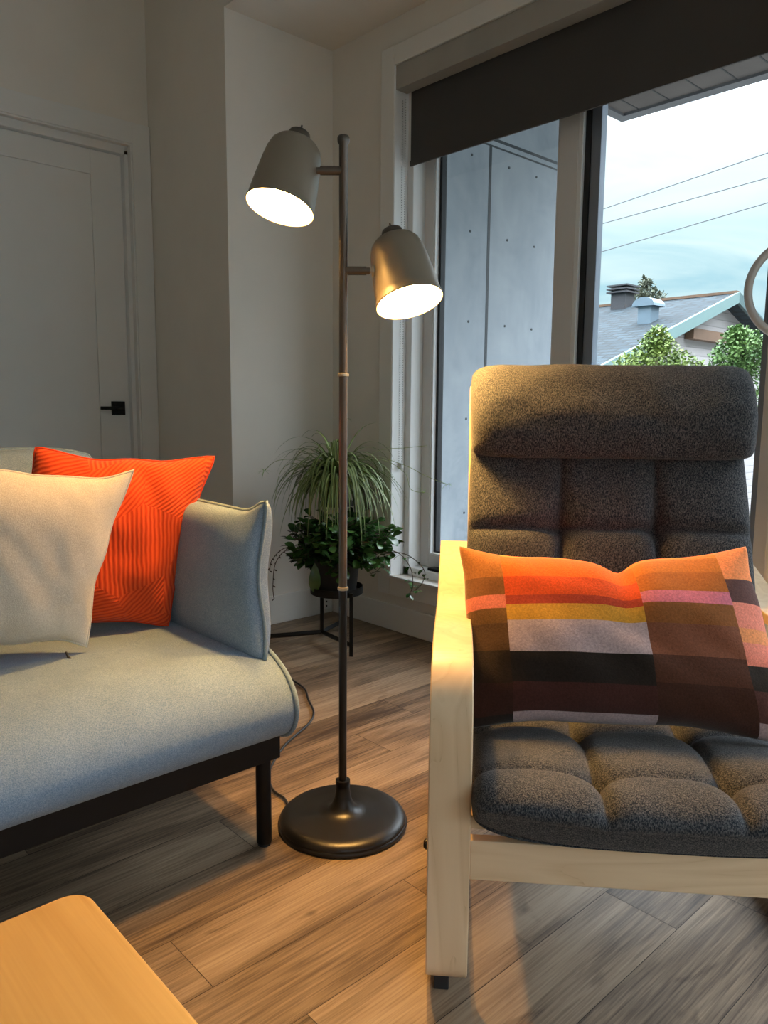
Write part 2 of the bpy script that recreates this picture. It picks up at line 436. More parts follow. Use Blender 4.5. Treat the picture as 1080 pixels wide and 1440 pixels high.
struct('ceiling', boxes((XE, WX + .26, Y0, WY + .0, 2.602, 3.02)), 'wall', 'dropped pale ceiling beside the big window', 'ceiling')
struct('ceiling_high', boxes((X0 - .1, XE, Y0, DY + .15, 3.02, 3.12)), 'wall', 'higher ceiling over the sofa side of the room', 'ceiling')
struct('wall_back', boxes((XE, WX + .26, WY, DY + .15, 0, 3.02)), 'wall', 'pale wall in the corner behind the plants', 'wall')
struct('wall_door', boxes((X0, .80, DY, DY + .15, 0, 3.02), (1.693, XE, DY, DY + .15, 0, 3.02), (.80, 1.693, DY, DY + .15, 2.216, 3.02)), 'wall', 'shadowed wall around the white door', 'wall')
struct('wall_left', boxes((X0 - .12, X0, Y0, DY + .15, 0, 3.02)), 'wall', 'pale wall on the left side of the room', 'wall')
struct('wall_front', boxes((X0, -2.0, Y0 - .12, Y0, 0, 3.02), (1.7, WX + .26, Y0 - .12, Y0, 0, 3.02), (-2.0, 1.7, Y0 - .12, Y0, 0, .5), (-2.0, 1.7, Y0 - .12, Y0, 2.4, 3.02)), 'wall', 'pale wall behind the camera with a wide window', 'wall')
# window wall: openings A (visible) and B (toward the camera side)
YA0, YA1, ZA0, ZA1 = .86, 2.4768, .249, 2.41
YB0, YB1 = -2.2, .45
struct('wall_right', boxes((WX, WX + .26, YA1, WY, 0, 2.602), (WX, WX + .26, YA0, YA1, 0, ZA0), (WX, WX + .26, YA0, YA1, ZA1, 2.602),
    (WX, WX + .26, YB1, YA0, 0, 2.602), (WX, WX + .26, YB0, YB1, 0, .06), (WX, WX + .26, YB0, YB1, 2.3, 2.602), (WX, WX + .26, Y0, YB0, 0, 2.602)), 'wall',
    'pale wall holding the big window', 'wall')
# baseboards
struct('baseboard_back', boxes((XE, WX - .013, WY - .013, WY, 0, .135)), 'trim', 'white baseboard behind the plant stand', 'baseboard', bevel=.003)
struct('baseboard_right', boxes((WX - .013, WX, .50, WY - .013, 0, .118)), 'trim', 'white baseboard under the big window', 'baseboard', bevel=.003)
struct('baseboard_pier', boxes((XE - .013, XE, WY - .013, DY, 0, .135)), 'trim', 'white baseboard on the side of the wall pier by the door', 'baseboard', bevel=.003)
# window casing (picture frame)
bm = boxes((2.327, WX, YA1, 2.556, .165, 2.487), (2.327, WX, .78, YA0, .165, 2.487), (2.327, WX, YA0, YA1, 2.41, 2.487), (2.327, WX, YA0, YA1, .165, .249))
box(bm, 2.318, 2.33, YA0, YA1, .243, .256)
struct('trim_2', bm, 'trim', 'white casing around the big window', 'window casing', bevel=.0025)

# window unit A
w1 = thing('window_1', 'big white framed window with two panes beside the armchair', 'window', (2.45, 1.7, ZA0)); w1['kind'] = 'structure'
bm = BM()   # jamb lining
box(bm, 2.329, 2.412, YA1 - .004, YA1 + .02, ZA0, ZA1 + .0)
box(bm, 2.412, 2.56, 2.4406, YA1 + .004, ZA0, ZA1)
box(bm, 2.412, 2.56, YA0 - .004, YA0 + .04, ZA0, ZA1)
box(bm, 2.412, 2.56, YA0, YA1, ZA0 - .0, .286)
box(bm, 2.412, 2.56, YA0, YA1, 2.37, ZA1)
obj('outer_frame', bm, 'vinyl', w1, bevel=.003)
bm = BM(); S0, S1 = 2.484, 2.54
box(bm, S0, S1, 2.387, 2.4406, .286, 2.37); box(bm, S0, S1, 1.672, 1.757, .286, 2.37)
box(bm, S0, S1, 1.757, 2.387, .286, .345); box(bm, S0, S1, 1.757, 2.387, 2.32, 2.37)
obj('left_sash', bm, 'sash', w1, bevel=.003)
bm = BM()   # bright inner beads of the left sash
box(bm, 2.488, 2.54, 2.379, 2.3875, .345, 2.32); box(bm, 2.488, 2.54, 1.7565, 1.763, .345, 2.32); box(bm, 2.488, 2.54, 1.763, 2.379, .3445, .352)
box(bm, 2.484, 2.54, 1.654, 1.6725, .286, 2.37)
obj('glazing_bead', bm, 'vinyl', w1, bevel=.002)
bm = BM()
box(bm, 2.511, 2.54, 2.3655, 2.3795, .352, 2.32); box(bm, 2.511, 2.54, 1.763, 1.768, .352, 2.32); box(bm, 2.511, 2.54, 1.768, 2.3655, .352, .36)
box(bm, 2.50, 2.54, 1.632, 1.654, .286, 2.37)
obj('gasket', bm, 'gasket', w1)
bm = BM()
box(bm, 2.505, 2.54, 1.592, 1.632, .286, 2.37); box(bm, 2.505, 2.54, .965, .99, .286, 2.37); box(bm, 2.505, 2.54, .99, 1.592, .286, .33); box(bm, 2.505, 2.54, .99, 1.592, 2.33, 2.37)
obj('right_sash', bm, 'screenframe', w1, bevel=.002)
bm = BM(); box(bm, 2.484, 2.54, .90, .9655, .286, 2.37); obj('right_stile', bm, 'sash', w1, bevel=.003)
bm = BM(); box(bm, 2.522, 2.528, 1.76, 2.37, .35, 2.325); g = obj('left_pane', bm, 'glass', w1)
bm = BM(); box(bm, 2.522, 2.528, .985, 1.60, .32, 2.34); obj('right_pane', bm, 'glass', w1)
bm = BM(); box(bm, 2.425, 2.47, 2.13, 2.335, .286, .298); box(bm, 2.44, 2.455, 2.15, 2.25, .298, .309)
obj('window_operator', bm, 'black_metal', w1, bevel=.003)
# window units B and C (daylight from the rest of the room)
def simple_window(name, label, x0, x1, y0, y1, z0, z1, axis):
    w = thing(name, label, 'window', ((x0 + x1) / 2, (y0 + y1) / 2, z0)); w['kind'] = 'structure'
    bm = BM(); f = .06
    if axis == 'Y':
        box(bm, x0, x1, y0, y0 + f, z0, z1); box(bm, x0, x1, y1 - f, y1, z0, z1); box(bm, x0, x1, y0 + f, y1 - f, z0, z0 + f); box(bm, x0, x1, y0 + f, y1 - f, z1 - f, z1)
        c = (y0 + y1) / 2; box(bm, x0, x1, c - .04, c + .04, z0 + f, z1 - f)
        xm = (x0 + x1) / 2; pane = [(xm - .003, xm + .003, y0 + f - .005, c - .035, z0 + f - .005, z1 - f + .005), (xm - .003, xm + .003, c + .035, y1 - f + .005, z0 + f - .005, z1 - f + .005)]
    else:
        box(bm, x0, x0 + f, y0, y1, z0, z1); box(bm, x1 - f, x1, y0, y1, z0, z1); box(bm, x0 + f, x1 - f, y0, y1, z0, z0 + f); box(bm, x0 + f, x1 - f, y0, y1, z1 - f, z1)
        c = (x0 + x1) / 2; box(bm, c - .04, c + .04, y0, y1, z0 + f, z1 - f)
        ym = (y0 + y1) / 2; pane = [(x0 + f - .005, c - .035, ym - .003, ym + .003, z0 + f - .005, z1 - f + .005), (c + .035, x1 - f + .005, ym - .003, ym + .003, z0 + f - .005, z1 - f + .005)]
    obj('frame', bm, 'vinyl', w, bevel=.003)
    for p in pane: obj('pane', boxes(p), 'glass', w)
simple_window('window_2', 'glazed patio door further along the window wall, outside the view', 2.46, 2.54, YB0, YB1, .06, 2.3, 'Y')
simple_window('window_3', 'wide window in the wall behind the camera', -2.0, 1.7, Y0 - .08, Y0 - .02, .5, 2.4, 'X')

# door and its casing
bm = boxes((1.693, 1.781, DY - .018, DY, 0, 2.31), (.712, .80, DY - .018, DY, 0, 2.31), (.80, 1.693, DY - .018, DY, 2.216, 2.31))
box(bm, 1.686, 1.70, DY - .010, DY + .14, 0, 2.209); box(bm, .79, .807, DY - .010, DY + .14, 0, 2.209); box(bm, .79, 1.70, DY - .010, DY + .14, 2.2085, 2.222)
box(bm, 1.667, 1.687, DY + .022, DY + .08, 0, 2.19); box(bm, .807, .825, DY + .022, DY + .08, 0, 2.19); box(bm, .807, 1.687, DY + .022, DY + .08, 2.172, 2.209)
struct('trim_3', bm, 'door', 'white casing around the door behind the sofa', 'door casing', bevel=.001)
d1 = thing('door_1', 'white single panel door with a black lever behind the sofa', 'door', (1.245, DY + .05, 0)); d1['kind'] = 'structure'
bm = BM(); yd = DY + .05
xl, xr, zt, pl, pr, pt, pb = .828, 1.664, 2.169, .975, 1.518, 2.06, .22
box(bm, xl, pl, yd, yd + .04, .01, zt); box(bm, pr, xr, yd, yd + .04, .01, zt); box(bm, pl, pr, yd, yd + .04, pt, zt); box(bm, pl, pr, yd, yd + .04, .01, pb)
obj('door_frame', bm, 'door', d1, bevel=.002)
obj('door_panel', boxes((pl - .002, pr + .002, yd + .008, yd + .03, pb - .002, pt + .002)), 'door', d1)
h = obj('door_handle', boxes((1.572, 1.638, yd - .011, yd + .001, .958, 1.024)), 'black_metal', d1, bevel=.002)
bm = BM(); tube(bm, [(1.605, yd - .006, .991), (1.605, yd - .045, .991)], .011, 14); obj('spindle', bm, 'black_metal', h, smooth=False)
bm = boxes((1.50, 1.616, yd - .054, yd - .042, .983, .999)); obj('lever', bm, 'black_metal', h, bevel=.003)

# small socket plate low in the corner
so = thing('wall_socket', 'small white plate with dark slots low in the corner behind the plant stand', 'socket', (2.29, WY - .014, .03))
obj('plate', boxes((2.262, 2.312, WY - .024, WY - .0135, .022, .118)), 'vinyl', so, bevel=.003)
for k in range(4): obj('slot', boxes((2.285 - .004, 2.285 + .004, WY - .0252, WY - .0235, .035 + .022 * k, .043 + .022 * k)), 'gasket', so)

# roller blind
rb = thing('roller_blind', 'dark grey roller blind pulled a little way down over the window', 'blind', (2.37, 1.3, 2.3))
obj('valance', boxes((2.335, 2.40, .66, 2.4745, 2.315, 2.409)), 'valance', rb, bevel=.002)
bm = BM(); box(bm, 2.405, 2.4065, .70, 2.452, 2.04, 2.36)
for x in (2.403,): box(bm, 2.402, 2.4095, .70, 2.454, 2.022, 2.042)
obj('fabric', bm, 'blind', rb)
bm = BM()
for yo in (0, .018):
    for k in range(150):
        z = 2.28 - k * .0102
        lathe(bm, [(0, -.003), (.003, 0), (0, .003)], (2.372, 2.452 + yo, z), n=6)
obj('bead_chain', bm, 'chain', rb)
bm = BM(); box(bm, 2.364, 2.380, 2.448, 2.474, .735, .76); obj('chain_weight', bm, 'chain', rb, bevel=.004)

# ring hanging by the right window post
rg = thing('hanging_ring', "grey round ring hanging before the window's right post", 'ring', (2.25, .80, 1.327))
def ring_bm():
    bm = BM(); c = V((2.25, .795, 1.327)); a = V((.45, -.89, 0)).normalized(); R = .132
    pts = [c + a * cos(2 * pi * k / 64) * R + V((0, 0, 1)) * sin(2 * pi * k / 64) * R for k in range(64)]
    nrm = a.cross(V((0, 0, 1)))
    rings = []
    for k, p in enumerate(pts):
        rad = (p - c).normalized()
        rings.append([bm.verts.new(p + rad * cos(2 * pi * j / 14) * .011 + nrm * sin(2 * pi * j / 14) * .016) for j in range(14)])
    for k in range(64):
        A, B = rings[k], rings[(k + 1) % 64]
        for j in range(14): bm.faces.new((A[j], A[(j + 1) % 14], B[(j + 1) % 14], B[j]))
    return bm
obj('hoop', ring_bm(), 'ring_grey', rg, smooth=True)
bm = BM(); tube(bm, [(2.25, .795, 1.455), (2.29, .795, 1.75), (2.328, .795, 2.0)], .002, 6); obj('cord', bm, 'chain', rg)

# ------------------------------------------------------------------ sofa
sf = thing('sofa', 'pale blue grey upholstered sofa with black base rail', 'sofa', (.06, 1.75, 0))
SX0, SX1 = -.86, .972
def round_profile():
    return [(2.14, .262), (2.14, .43), (2.08, .452), (1.85, .457), (1.65, .458), (1.5, .452), (1.435, .438), (1.385, .412), (1.352, .378), (1.337, .343), (1.336, .318), (1.346, .290), (1.366, .268), (1.395, .257), (1.46, .256), (1.8, .256)]
def seat_bm():
    prof = smooth_path(round_profile(), 4); cy = 1.72; cz = .36
    bm = BM(); rows = []
    xs = [(SX0 - .014, .90), (SX0 - .012, .95), (SX0 - .004, .99), (SX0, 1.0)] + [(SX0 + (SX1 - SX0) * k / 40, 1.0) for k in range(1, 40)] + [(SX1, 1.0), (SX1 + .006, .99), (SX1 + .013, .955), (SX1 + .015, .90)]
    for x, s in xs:
        row = []
        for p in prof:
            w = .0025 * noise.noise(V((x * 2.2, p.x * 3, p.y * 3)))
            row.append(bm.verts.new((x, cy + (p.x - cy) * (1 - (1 - s) * .25), cz + (p.y - cz) * s + w)))
        rows.append(row)
    n = len(prof)
    for A, B in zip(rows, rows[1:]):
        for k in range(n): bm.faces.new((A[k], A[(k + 1) % n], B[(k + 1) % n], B[k]))
    bm.faces.new(rows[0]); bm.faces.new(rows[-1][::-1])
    return bm
seat = obj('seat_cushion', seat_bm(), 'sofa', sf, autos=50)
for x in (SX0 - .001, SX1 + .001):
    bm = BM(); pts = [(x, 1.72 + (p.x - 1.72) * 1.004, .36 + (p.y - .36) * 1.025) for p in smooth_path(round_profile()[4:14], 5)]
    tube(bm, pts, .0055, 8); obj('piping', bm, 'sofa_pipe', seat, smooth=True)
# arms: plump inner face, flatter outer face, seam between, pinched top front corner
def arm_bm(xs, sgn, seam=False):
    def P(u, v):   # u front -> back, v bottom -> top
        y = 1.418 + .70 * u; z = .432 + .332 * v
        pk = math.exp(-(u / .055) ** 2) * max(0, (v - .55) / .45) ** 2
        z += .030 * pk; y -= .006 * pk
        z += .006 * sin(pi * u) * v
        y += .012 * sin(pi * v) * (1 - u)
        x = xs + sgn * .006 * sin(2.6 * pi * v) * math.exp(-u / .1)
        return V((x, y, z)), V((-sgn, 0, 0))
    if seam:
        bm = BM(); pts = [P(0, k / 24)[0] for k in range(25)] + [P(k / 40, 1)[0] for k in range(1, 41)]
        tube(bm, pts, .0048, 8); return bm
    bm = BM()
    def T1(u, v):
        pinch = 1 - .55 * math.exp(-((u) / .10) ** 2 - ((1 - v) / .16) ** 2)
        return (.060 * (E(u, 4.5, 2.8) * E(v, 7, 2.6)) * pinch) + .004 * noise.noise(V((u * 3, v * 3, xs)))
    def T2(u, v): return (.048 - .018 * (1 - v) ** 2) * E(u, 16, 2.4) * E(v, 6, 2.4)
    slab(bm, P, T1, T2, 48, 36)
    return bm
for xs, sgn in ((.946, 1), (-.835, -1)):
    a = obj('arm', arm_bm(xs, sgn), 'sofa', sf, smooth=True)
    obj('piping', arm_bm(xs, sgn, True), 'sofa_pipe', a, smooth=True)
def back_bm(seam=False):
    def P(u, v):
        x = -.80 + 1.672 * u; z = .42 + .465 * v
        z -= .02 * (abs(2 * u - 1) ** 14) * v; x -= (2 * u - 1) * .03 * v ** 10
        z += .006 * noise.noise(V((u * 5, 3, 0))) * v
        return V((x, 2.075 + .045 * v, z)), V((0, -1, .1)).normalized()
    if seam:
        bm = BM(); tube(bm, [P(1, k / 20)[0] for k in range(21)] + [P(1 - k / 60, 1)[0] for k in range(1, 61)], .005, 8); return bm
    bm = BM(); slab(bm, P, lambda u, v: .085 * E(u, 12, 3) * E(v, 4, 2.6), lambda u, v: .04 * E(u, 12, 3) * E(v, 5, 2.5), 56, 32); return bm
bk = obj('backrest', back_bm(), 'sofa', sf, smooth=True); obj('piping', back_bm(True), 'sofa_pipe', bk, smooth=True)
bm = boxes((SX0 + .004, .962, 1.383, 1.407, .205, .262), (SX0 + .004, .962, 2.10, 2.125, .205, .258), (.938, .962, 1.407, 2.10, .205, .258), (SX0 + .004, SX0 + .028, 1.407, 2.10, .205, .258))
obj('base_rail', bm, 'black_metal', sf, bevel=.002)
for x, y in ((.926, 1.40), (.926, 2.08), (-.82, 1.40), (-.82, 2.08)):
    bm = BM(); lathe(bm, [(.0165, .006), (.0175, .008), (.0175, .206)], (x, y, 0), n=24); lg = obj('leg', bm, 'black_metal', sf, autos=40)
    bm = BM(); lathe(bm, [(.0150, 0), (.0150, .006)], (x, y, 0), n=24); obj('glide', bm, 'gasket', lg)

def corner(u, v, cu, cv, m=9):
    s, t = 2 * u - 1, 2 * v - 1
    return (s * (1 - cu * abs(t) ** m) + 1) / 2, (t * (1 - cv * abs(s) ** m) + 1) / 2
# ------------------------------------------------------------------ pillows
def quad_pillow(c00, c10, c11, c01, front, back, pinch=(.03, .03), crease=None, nseed=0, wr=.006, n=52, p=2.3, q=1.7, rc=.018):
    c00, c10, c11, c01 = map(V, (c00, c10, c11, c01))
    U = ((c10 - c00) + (c11 - c01)).normalized(); W = ((c01 - c00) + (c11 - c10)).normalized(); N = U.cross(W).normalized()
    def P(u, v):
        u, v = corner(u, v, rc, rc, 14)
        c = (c00 * (1 - u) * (1 - v) + c10 * u * (1 - v) + c11 * u * v + c01 * (1 - u) * v)
        su, sv = 2 * u - 1, 2 * v - 1
        c = c - U * su * abs(su) ** 1.5 * pinch[0] * (1 - sv ** 4) - W * sv * abs(sv) ** 1.5 * pinch[1] * (1 - su ** 4)
        e = max(abs(su), abs(sv)) ** 6
        c = c + (U * noise.noise(V((v * 4, nseed, su))) + W * noise.noise(V((u * 4, nseed + 5, sv)))) * .010 * e * (1 - abs(su * sv) ** 4)
        if crease: c = c + crease(u, v, U, W, N)
        return c, N
    def wrk(u, v, s):
        k = noise.noise(V((u * 3.3, v * 3.3, nseed + s))) + .55 * noise.noise(V((u * 8 + v * 3, v * 5, nseed + s + 9)))
        ridge = abs(noise.noise(V((u * 5 + 2 * v, v * 2.5, nseed + s + 20))))
        return wr * (k + 1.2 * ridge)
    T1 = lambda u, v: max(.0, (front * E(u, p, q) * E(v, p, q)) + wrk(u, v, 0) * min(1, 6 * E(u, 2, 1) * E(v, 2, 1)))
    T2 = lambda u, v: max(.0, (back * E(u, p, q) * E(v, p, q)) + wrk(u, v, 40) * min(1, 6 * E(u, 2, 1) * E(v, 2, 1)))
    bm = BM(); slab(bm, P, T1, T2, n, n); return bm, P
def pillow_seam(P, r):
    bm = BM(); pts = [P(t / 24, 0)[0] for t in range(25)] + [P(1, t / 24)[0] for t in range(1, 25)] + [P(1 - t / 24, 1)[0] for t in range(1, 25)] + [P(0, 1 - t / 24)[0] for t in range(1, 25)]
    tube(bm, pts, r, 6); return bm

op = thing('orange_pillow', 'square orange pillow with ribbed pattern leaning in the sofa corner', 'pillow', (.80, 1.75, .46))
bm, P = quad_pillow((.47, 1.875, .470), (.872, 1.722, .449), (1.0, 1.688, .888), (.622, 1.895, .914), .070, .045, (.022, .030), nseed=2, wr=.009, rc=.035)
c = obj('cover', bm, 'orange', op, smooth=True)
obj('seam', pillow_seam(P, .0028), 'orange', c, smooth=True)

bp = thing('beige_pillow', 'plain beige linen pillow in front of the orange one', 'pillow', (.45, 1.66, .46))
bm, P = quad_pillow((.232, 1.70, .492), (.636, 1.648, .468), (.748, 1.615, .866), (.345, 1.68, .915), .066, .05, (.020, .034), nseed=7, wr=.005)
c = obj('cover', bm, 'beige', bp, smooth=True)
obj('seam', pillow_seam(P, .003), 'beige', c, smooth=True)
bm = BM(); tube(bm, [(.585, 1.643, .473), (.588, 1.637, .462), (.592, 1.632, .458)], [.002, .003, .002], 6); z = obj('zipper_pull', bm, 'gasket', c)

# ------------------------------------------------------------------ floor lamp
fl = thing('floor_lamp', 'two headed floor lamp with black round base between sofa and armchair', 'floor lamp', (1.12, 1.35, 0))
LX, LY = 1.12, 1.35
bm = BM(); lathe(bm, [(.150, 0), (.1555, .002), (.157, .006), (.1555, .0105), (.153, .0125), (.1535, .0145), (.151, .019), (.145, .0245), (.137, .028), (.127, .0295), (.10, .0302), (.06, .0315), (.046, .034), (.035, .0395), (.026, .050), (.0195, .068), (.0170, .090), (.0168, .098), (.0175, .099), (.0175, .111), (0, .111)], (LX, LY, 0), n=72)
obj('base', bm, 'black_base', fl, autos=45)
bm = BM(); lathe(bm, [(.0097, .109), (.0097, .58)], (LX, LY, 0), n=20); obj('pole', bm, 'black_base', fl, autos=50)  # lower pole length in black: its shade is put into the colour
bm = BM(); lathe(bm, [(.0095, .586), (.0095, 1.565), (.0125, 1.568), (.0135, 1.574), (.0135, 1.579), (.011, 1.583), (0, 1.583)], (LX, LY, 0), n=20); obj('pole', bm, 'pole', fl, autos=50)
for z in (.583, 1.074):
    bm = BM(); lathe(bm, [(.0098, z - .004), (.0128, z - .003), (.0128, z + .003), (.0098, z + .004)], (LX, LY, 0), n=24); obj('collar', bm, 'ring_metal', fl, autos=40)
def head(mouth, d, att, z):
    mouth, d, att = V(mouth), V(d).normalized(), V(att)
    bm = BM(); ax = -d
    outer = [(.0755, -.001), (.0765, .000), (.0765, .003), (.0745, .005), (.0735, .02), (.070, .06), (.0655, .100), (.0615, .125), (.056, .142), (.047, .153), (.033, .160), (.022, .162), (0, .162)]
    inner = [(.0755, -.001), (.0735, .000), (.0715, .02), (.068, .06), (.0635, .100), (.0595, .123), (.054, .139), (.045, .150), (.031, .157), (.0, .158)]
    lathe(bm, outer, mouth, ax, 56, False, False); s = obj('lamp_shade', bm, 'shade', fl, autos=50)
    bm = BM(); lathe(bm, inner, mouth, ax, 56, False, False); obj('liner', bm, 'shade_in', s, smooth=True)
    bm = BM(); lathe(bm, [(.024, .160), (.026, .163), (.026, .172), (.023, .180), (.014, .186), (.004, .188), (.002, .192), (.002, .199), (0, .199)], mouth, ax, 32); obj('socket_cap', bm, 'socket', s, autos=45)
    bm = BM(); lathe(bm, [(0, .030), (.012, .032), (.024, .038), (.031, .050), (.032, .062), (.028, .078), (.020, .092), (.015, .105), (.0145, .15)], mouth, ax, 32, False, False)
    b = obj('bulb', bm, 'bulb', s, smooth=True)
    # arm from the pole to the shade's side
    base = V((LX, LY, z)); dirn = (att - base); dirn.z = 0; L = dirn.length; dirn.normalize()
    bm = BM(); tube(bm, [base + dirn * .004, base + dirn * (L - .012)], .0095, 16); tube(bm, [base + dirn * (L - .014), base + dirn * (L - .004)], .0075, 14)
    obj('arm', bm, 'pole', fl, autos=40)
    bm = BM(); tube(bm, [base + dirn * (L - .006), base + dirn * (L + .010)], .0055, 12); lathe(bm, [(.0, -.006), (.012, -.004), (.012, .002), (0, .004)], base + dirn * (L + .004), dirn, 20)
    obj('swivel', bm, 'ring_metal', fl, autos=40)
head((1.018, 1.444, 1.433), (-.333, -.035, -.942), (1.0745, 1.3925, 1.511), 1.511)
head((1.228, 1.250, 1.234), (-.055, -.394, -.918), (1.166, 1.307, 1.301), 1.301)
bm = BM()
pts = smooth_path([(1.05, 1.47, .006), (1.075, 1.53, .006), (1.08, 1.59, .006), (1.13, 1.68, .006), (1.262, 1.79, .006), (1.40, 1.862, .006), (1.475, 1.928, .006), (1.53, 2.03, .006), (1.585, 2.13, .006), (1.62, 2.30, .006), (1.72, 2.60, .006), (1.79, 2.88, .006)], 8)
tube(bm, pts, .0035, 8); obj('power_cord', bm, 'cable', fl, smooth=True)

# ------------------------------------------------------------------ coffee table
ct = thing('coffee_table', 'oak coffee table with rounded corners in the near left corner', 'coffee table', (-.25, .60, 0))
def rrect(bm, x0, x1, y0, y1, z0, z1, r, n=8):
    pts = []
    for cx, cy, a0 in ((x1 - r, y1 - r, 0), (x0 + r, y1 - r, 90), (x0 + r, y0 + r, 180), (x1 - r, y0 + r, 270)):
        for k in range(n + 1):
            a = radians(a0 + 90 * k / n); pts.append((cx + r * cos(a), cy + r * sin(a)))
    lo = [bm.verts.new((x, y, z0)) for x, y in pts]; hi = [bm.verts.new((x, y, z1)) for x, y in pts]
    bm.faces.new(hi); bm.faces.new(lo[::-1])
    for k in range(len(pts)): k2 = (k + 1) % len(pts); bm.faces.new((lo[k], lo[k2], hi[k2], hi[k]))
bm = BM(); rrect(bm, -.80, .321, .28, .880, .392, .42, .030); obj('table_top', bm, 'oak', ct, bevel=.004, seg=3)
for x in (-.74, .255):
    for y in (.345, .815):
        bm = BM(); lathe(bm, [(.014, 0), (.022, .393)], (x, y, 0), n=24); obj('leg', bm, 'oak', ct, autos=40)
bm = boxes((-.72, .245, .36, .38, .335, .392), (-.72, .245, .78, .80, .335, .392), (-.72, -.70, .38, .78, .335, .392), (.225, .245, .38, .78, .335, .392)); obj('apron', bm, 'oak', ct, bevel=.002)

# ------------------------------------------------------------------ armchair (local: x right, y back)
ac = thing('armchair', 'bentwood armchair with tufted charcoal cushion and birch frame', 'armchair', (.874, .783, 0), radians(-48), local=True)
side = smooth_path([(.80, .041), (.55, .041), (.30, .041), (.12, .041), (.05, .044), (.019, .060), (.010, .092), (.009, .20), (.009, .36), (.011, .46), (.020, .515), (.045, .553), (.085, .575), (.15, .587), (.22, .588), (.32, .581), (.44, .574), (.56, .585), (.68, .618), (.80, .652)], 5)
for a0 in (-.035, .645):
    bm = BM(); strip(bm, side, a0, a0 + .07, .022); fr = obj('side_frame', bm, 'birch', ac, bevel=.0022, autos=35)
    for b in (.055, .70):
        s = 0 if a0 < 0 else .02
        obj('foot_pad', boxes((a0 + .014 + s, a0 + .040 + s, b - .013, b + .013, 0, .0305)), 'gasket', fr, bevel=.002)
    for b, z in ((.016, .285),):
        bm = BM(); xx = a0 - .001 if a0 < 0 else a0 + .071; sg = -1 if a0 < 0 else 1
        lathe(bm, [(0, .0065), (.006, .0055), (.0085, .002), (.0085, 0)], (xx, b + .0, z), (sg, 0, 0), 18, cap1=False); obj('bolt', bm, 'bolt', fr, autos=40)
obj('front_rail', boxes((.035, .645, .022, .044, .222, .292)), 'birch_flat', ac, bevel=.002)
obj('rear_rail', boxes((.035, .645, .50, .522, .215, .285)), 'birch_flat', ac, bevel=.002)
backp = smooth_path([(.012, .330), (.12, .318), (.25, .302), (.36, .298), (.44, .325), (.50, .40), (.56, .54), (.61, .68), (.67, .86), (.735, 1.052)], 6)
for a0 in (.0305, .5895):
    bm = BM(); strip(bm, backp, a0, a0 + .06, .022); obj('seat_frame', bm, 'birch', ac, bevel=.002, autos=35)
bm = BM()
for k in range(6):
    i = 6 + k * 4; p = backp[i]; box(bm, .0905, .5895, p.x - .02, p.x + .02, p.y - .003, p.y + .003)
for k in range(6):
    p = backp[36 + k * 3]; box(bm, .0905, .5895, p.x - .003, p.x + .003, p.y - .022, p.y + .022)
obj('webbing', bm, 'webbing', ac)
# cushions
def path_eval(pts):
    pp = smooth_path(pts, 10)
    def f(t):
        x = t * (len(pp) - 1); i = min(int(x), len(pp) - 2); k = x - i
        p = pp[i].lerp(pp[i + 1], k); tg = (pp[i + 1] - pp[i]).normalized(); return p, tg
    return f
CA, CW = .340, .305
def cushion(pts, top, bot, rows, deep, line, cu=.03, cv=.04, pu=9, pv=5, mod=None, halfw=CW, cols=(1 / 3, 2 / 3), nu=140, nv=96, taper=0):
    f = path_eval(pts)
    def P(u, v):
        u2, v2 = corner(u, v, cu, cv)
        p, t = f(v2); w = halfw * (1 + taper * (1 - v2))
        c = V((CA + (2 * u2 - 1) * w, p.x, p.y))
        if mod: c += mod(u2, v2)
        return c, V((0, -t.y, t.x)) if True else None
    def T1(u, v):
        base = top * E(u, pu, 2.6) * E(v, pv, 2.4)
        g = 0; L = 1.0
        W = 2 * halfw
        du = min([abs(u - c) for c in cols] + [9]) * W
        dv = min([abs(v - r) for r in rows] + [9]) * pathlen
        g += line[0] * math.exp(-(du / .011) ** 1.1) * (1 if not rows else .55 + .45 * math.exp(-(dv / .09) ** 2))
        g += line[1] * math.exp(-(dv / .010) ** 1.1)
        g += deep * math.exp(-((du ** 2 + dv ** 2) / .030 ** 2) ** .7)
        return max(.004, base - g * min(1, base / top)) + .003 * noise.noise(V((u * 7, v * 7, top * 30)))
    T2 = lambda u, v: bot * E(u, pu, 2.6) * E(v, pv, 2.4)
    pp = smooth_path(pts, 10); pathlen = sum((pp[i + 1] - pp[i]).length for i in range(len(pp) - 1))
    bm = BM(); slab(bm, P, T1, T2, nu, nv); return bm
seatmod = lambda u, v: V((0, 0, .030 * abs(2 * u - 1) ** 3 * max(0, 1 - v * 2.2)))
sc = obj('seat_cushion', cushion([(-.040, .338), (-.015, .352), (.05, .352), (.15, .345), (.25, .332), (.36, .325), (.44, .345)], .066, .046, (.31, .70), .022, (.024, .014), pv=8, mod=seatmod), 'charcoal', ac, smooth=True)
bc = obj('back_cushion', cushion([(.45, .39), (.485, .47), (.525, .57), (.565, .69), (.61, .82), (.675, .985)], .058, .022, (.20, .66), .022, (.030, .022), mod=None, taper=.05), 'charcoal', ac, smooth=True)
hc = obj('headrest_cushion', cushion([(.622, .901), (.616, .932), (.620, .98), (.646, 1.03), (.690, 1.074)], .070, .04, (), 0, (0, 0), cu=.02, cv=.06, pu=14, pv=4.2, halfw=.312, mod=lambda u, v: V((.006 + .006 * (u - .5) * 2 * (v - .3), 0, 0))), 'charcoal', ac, smooth=True)

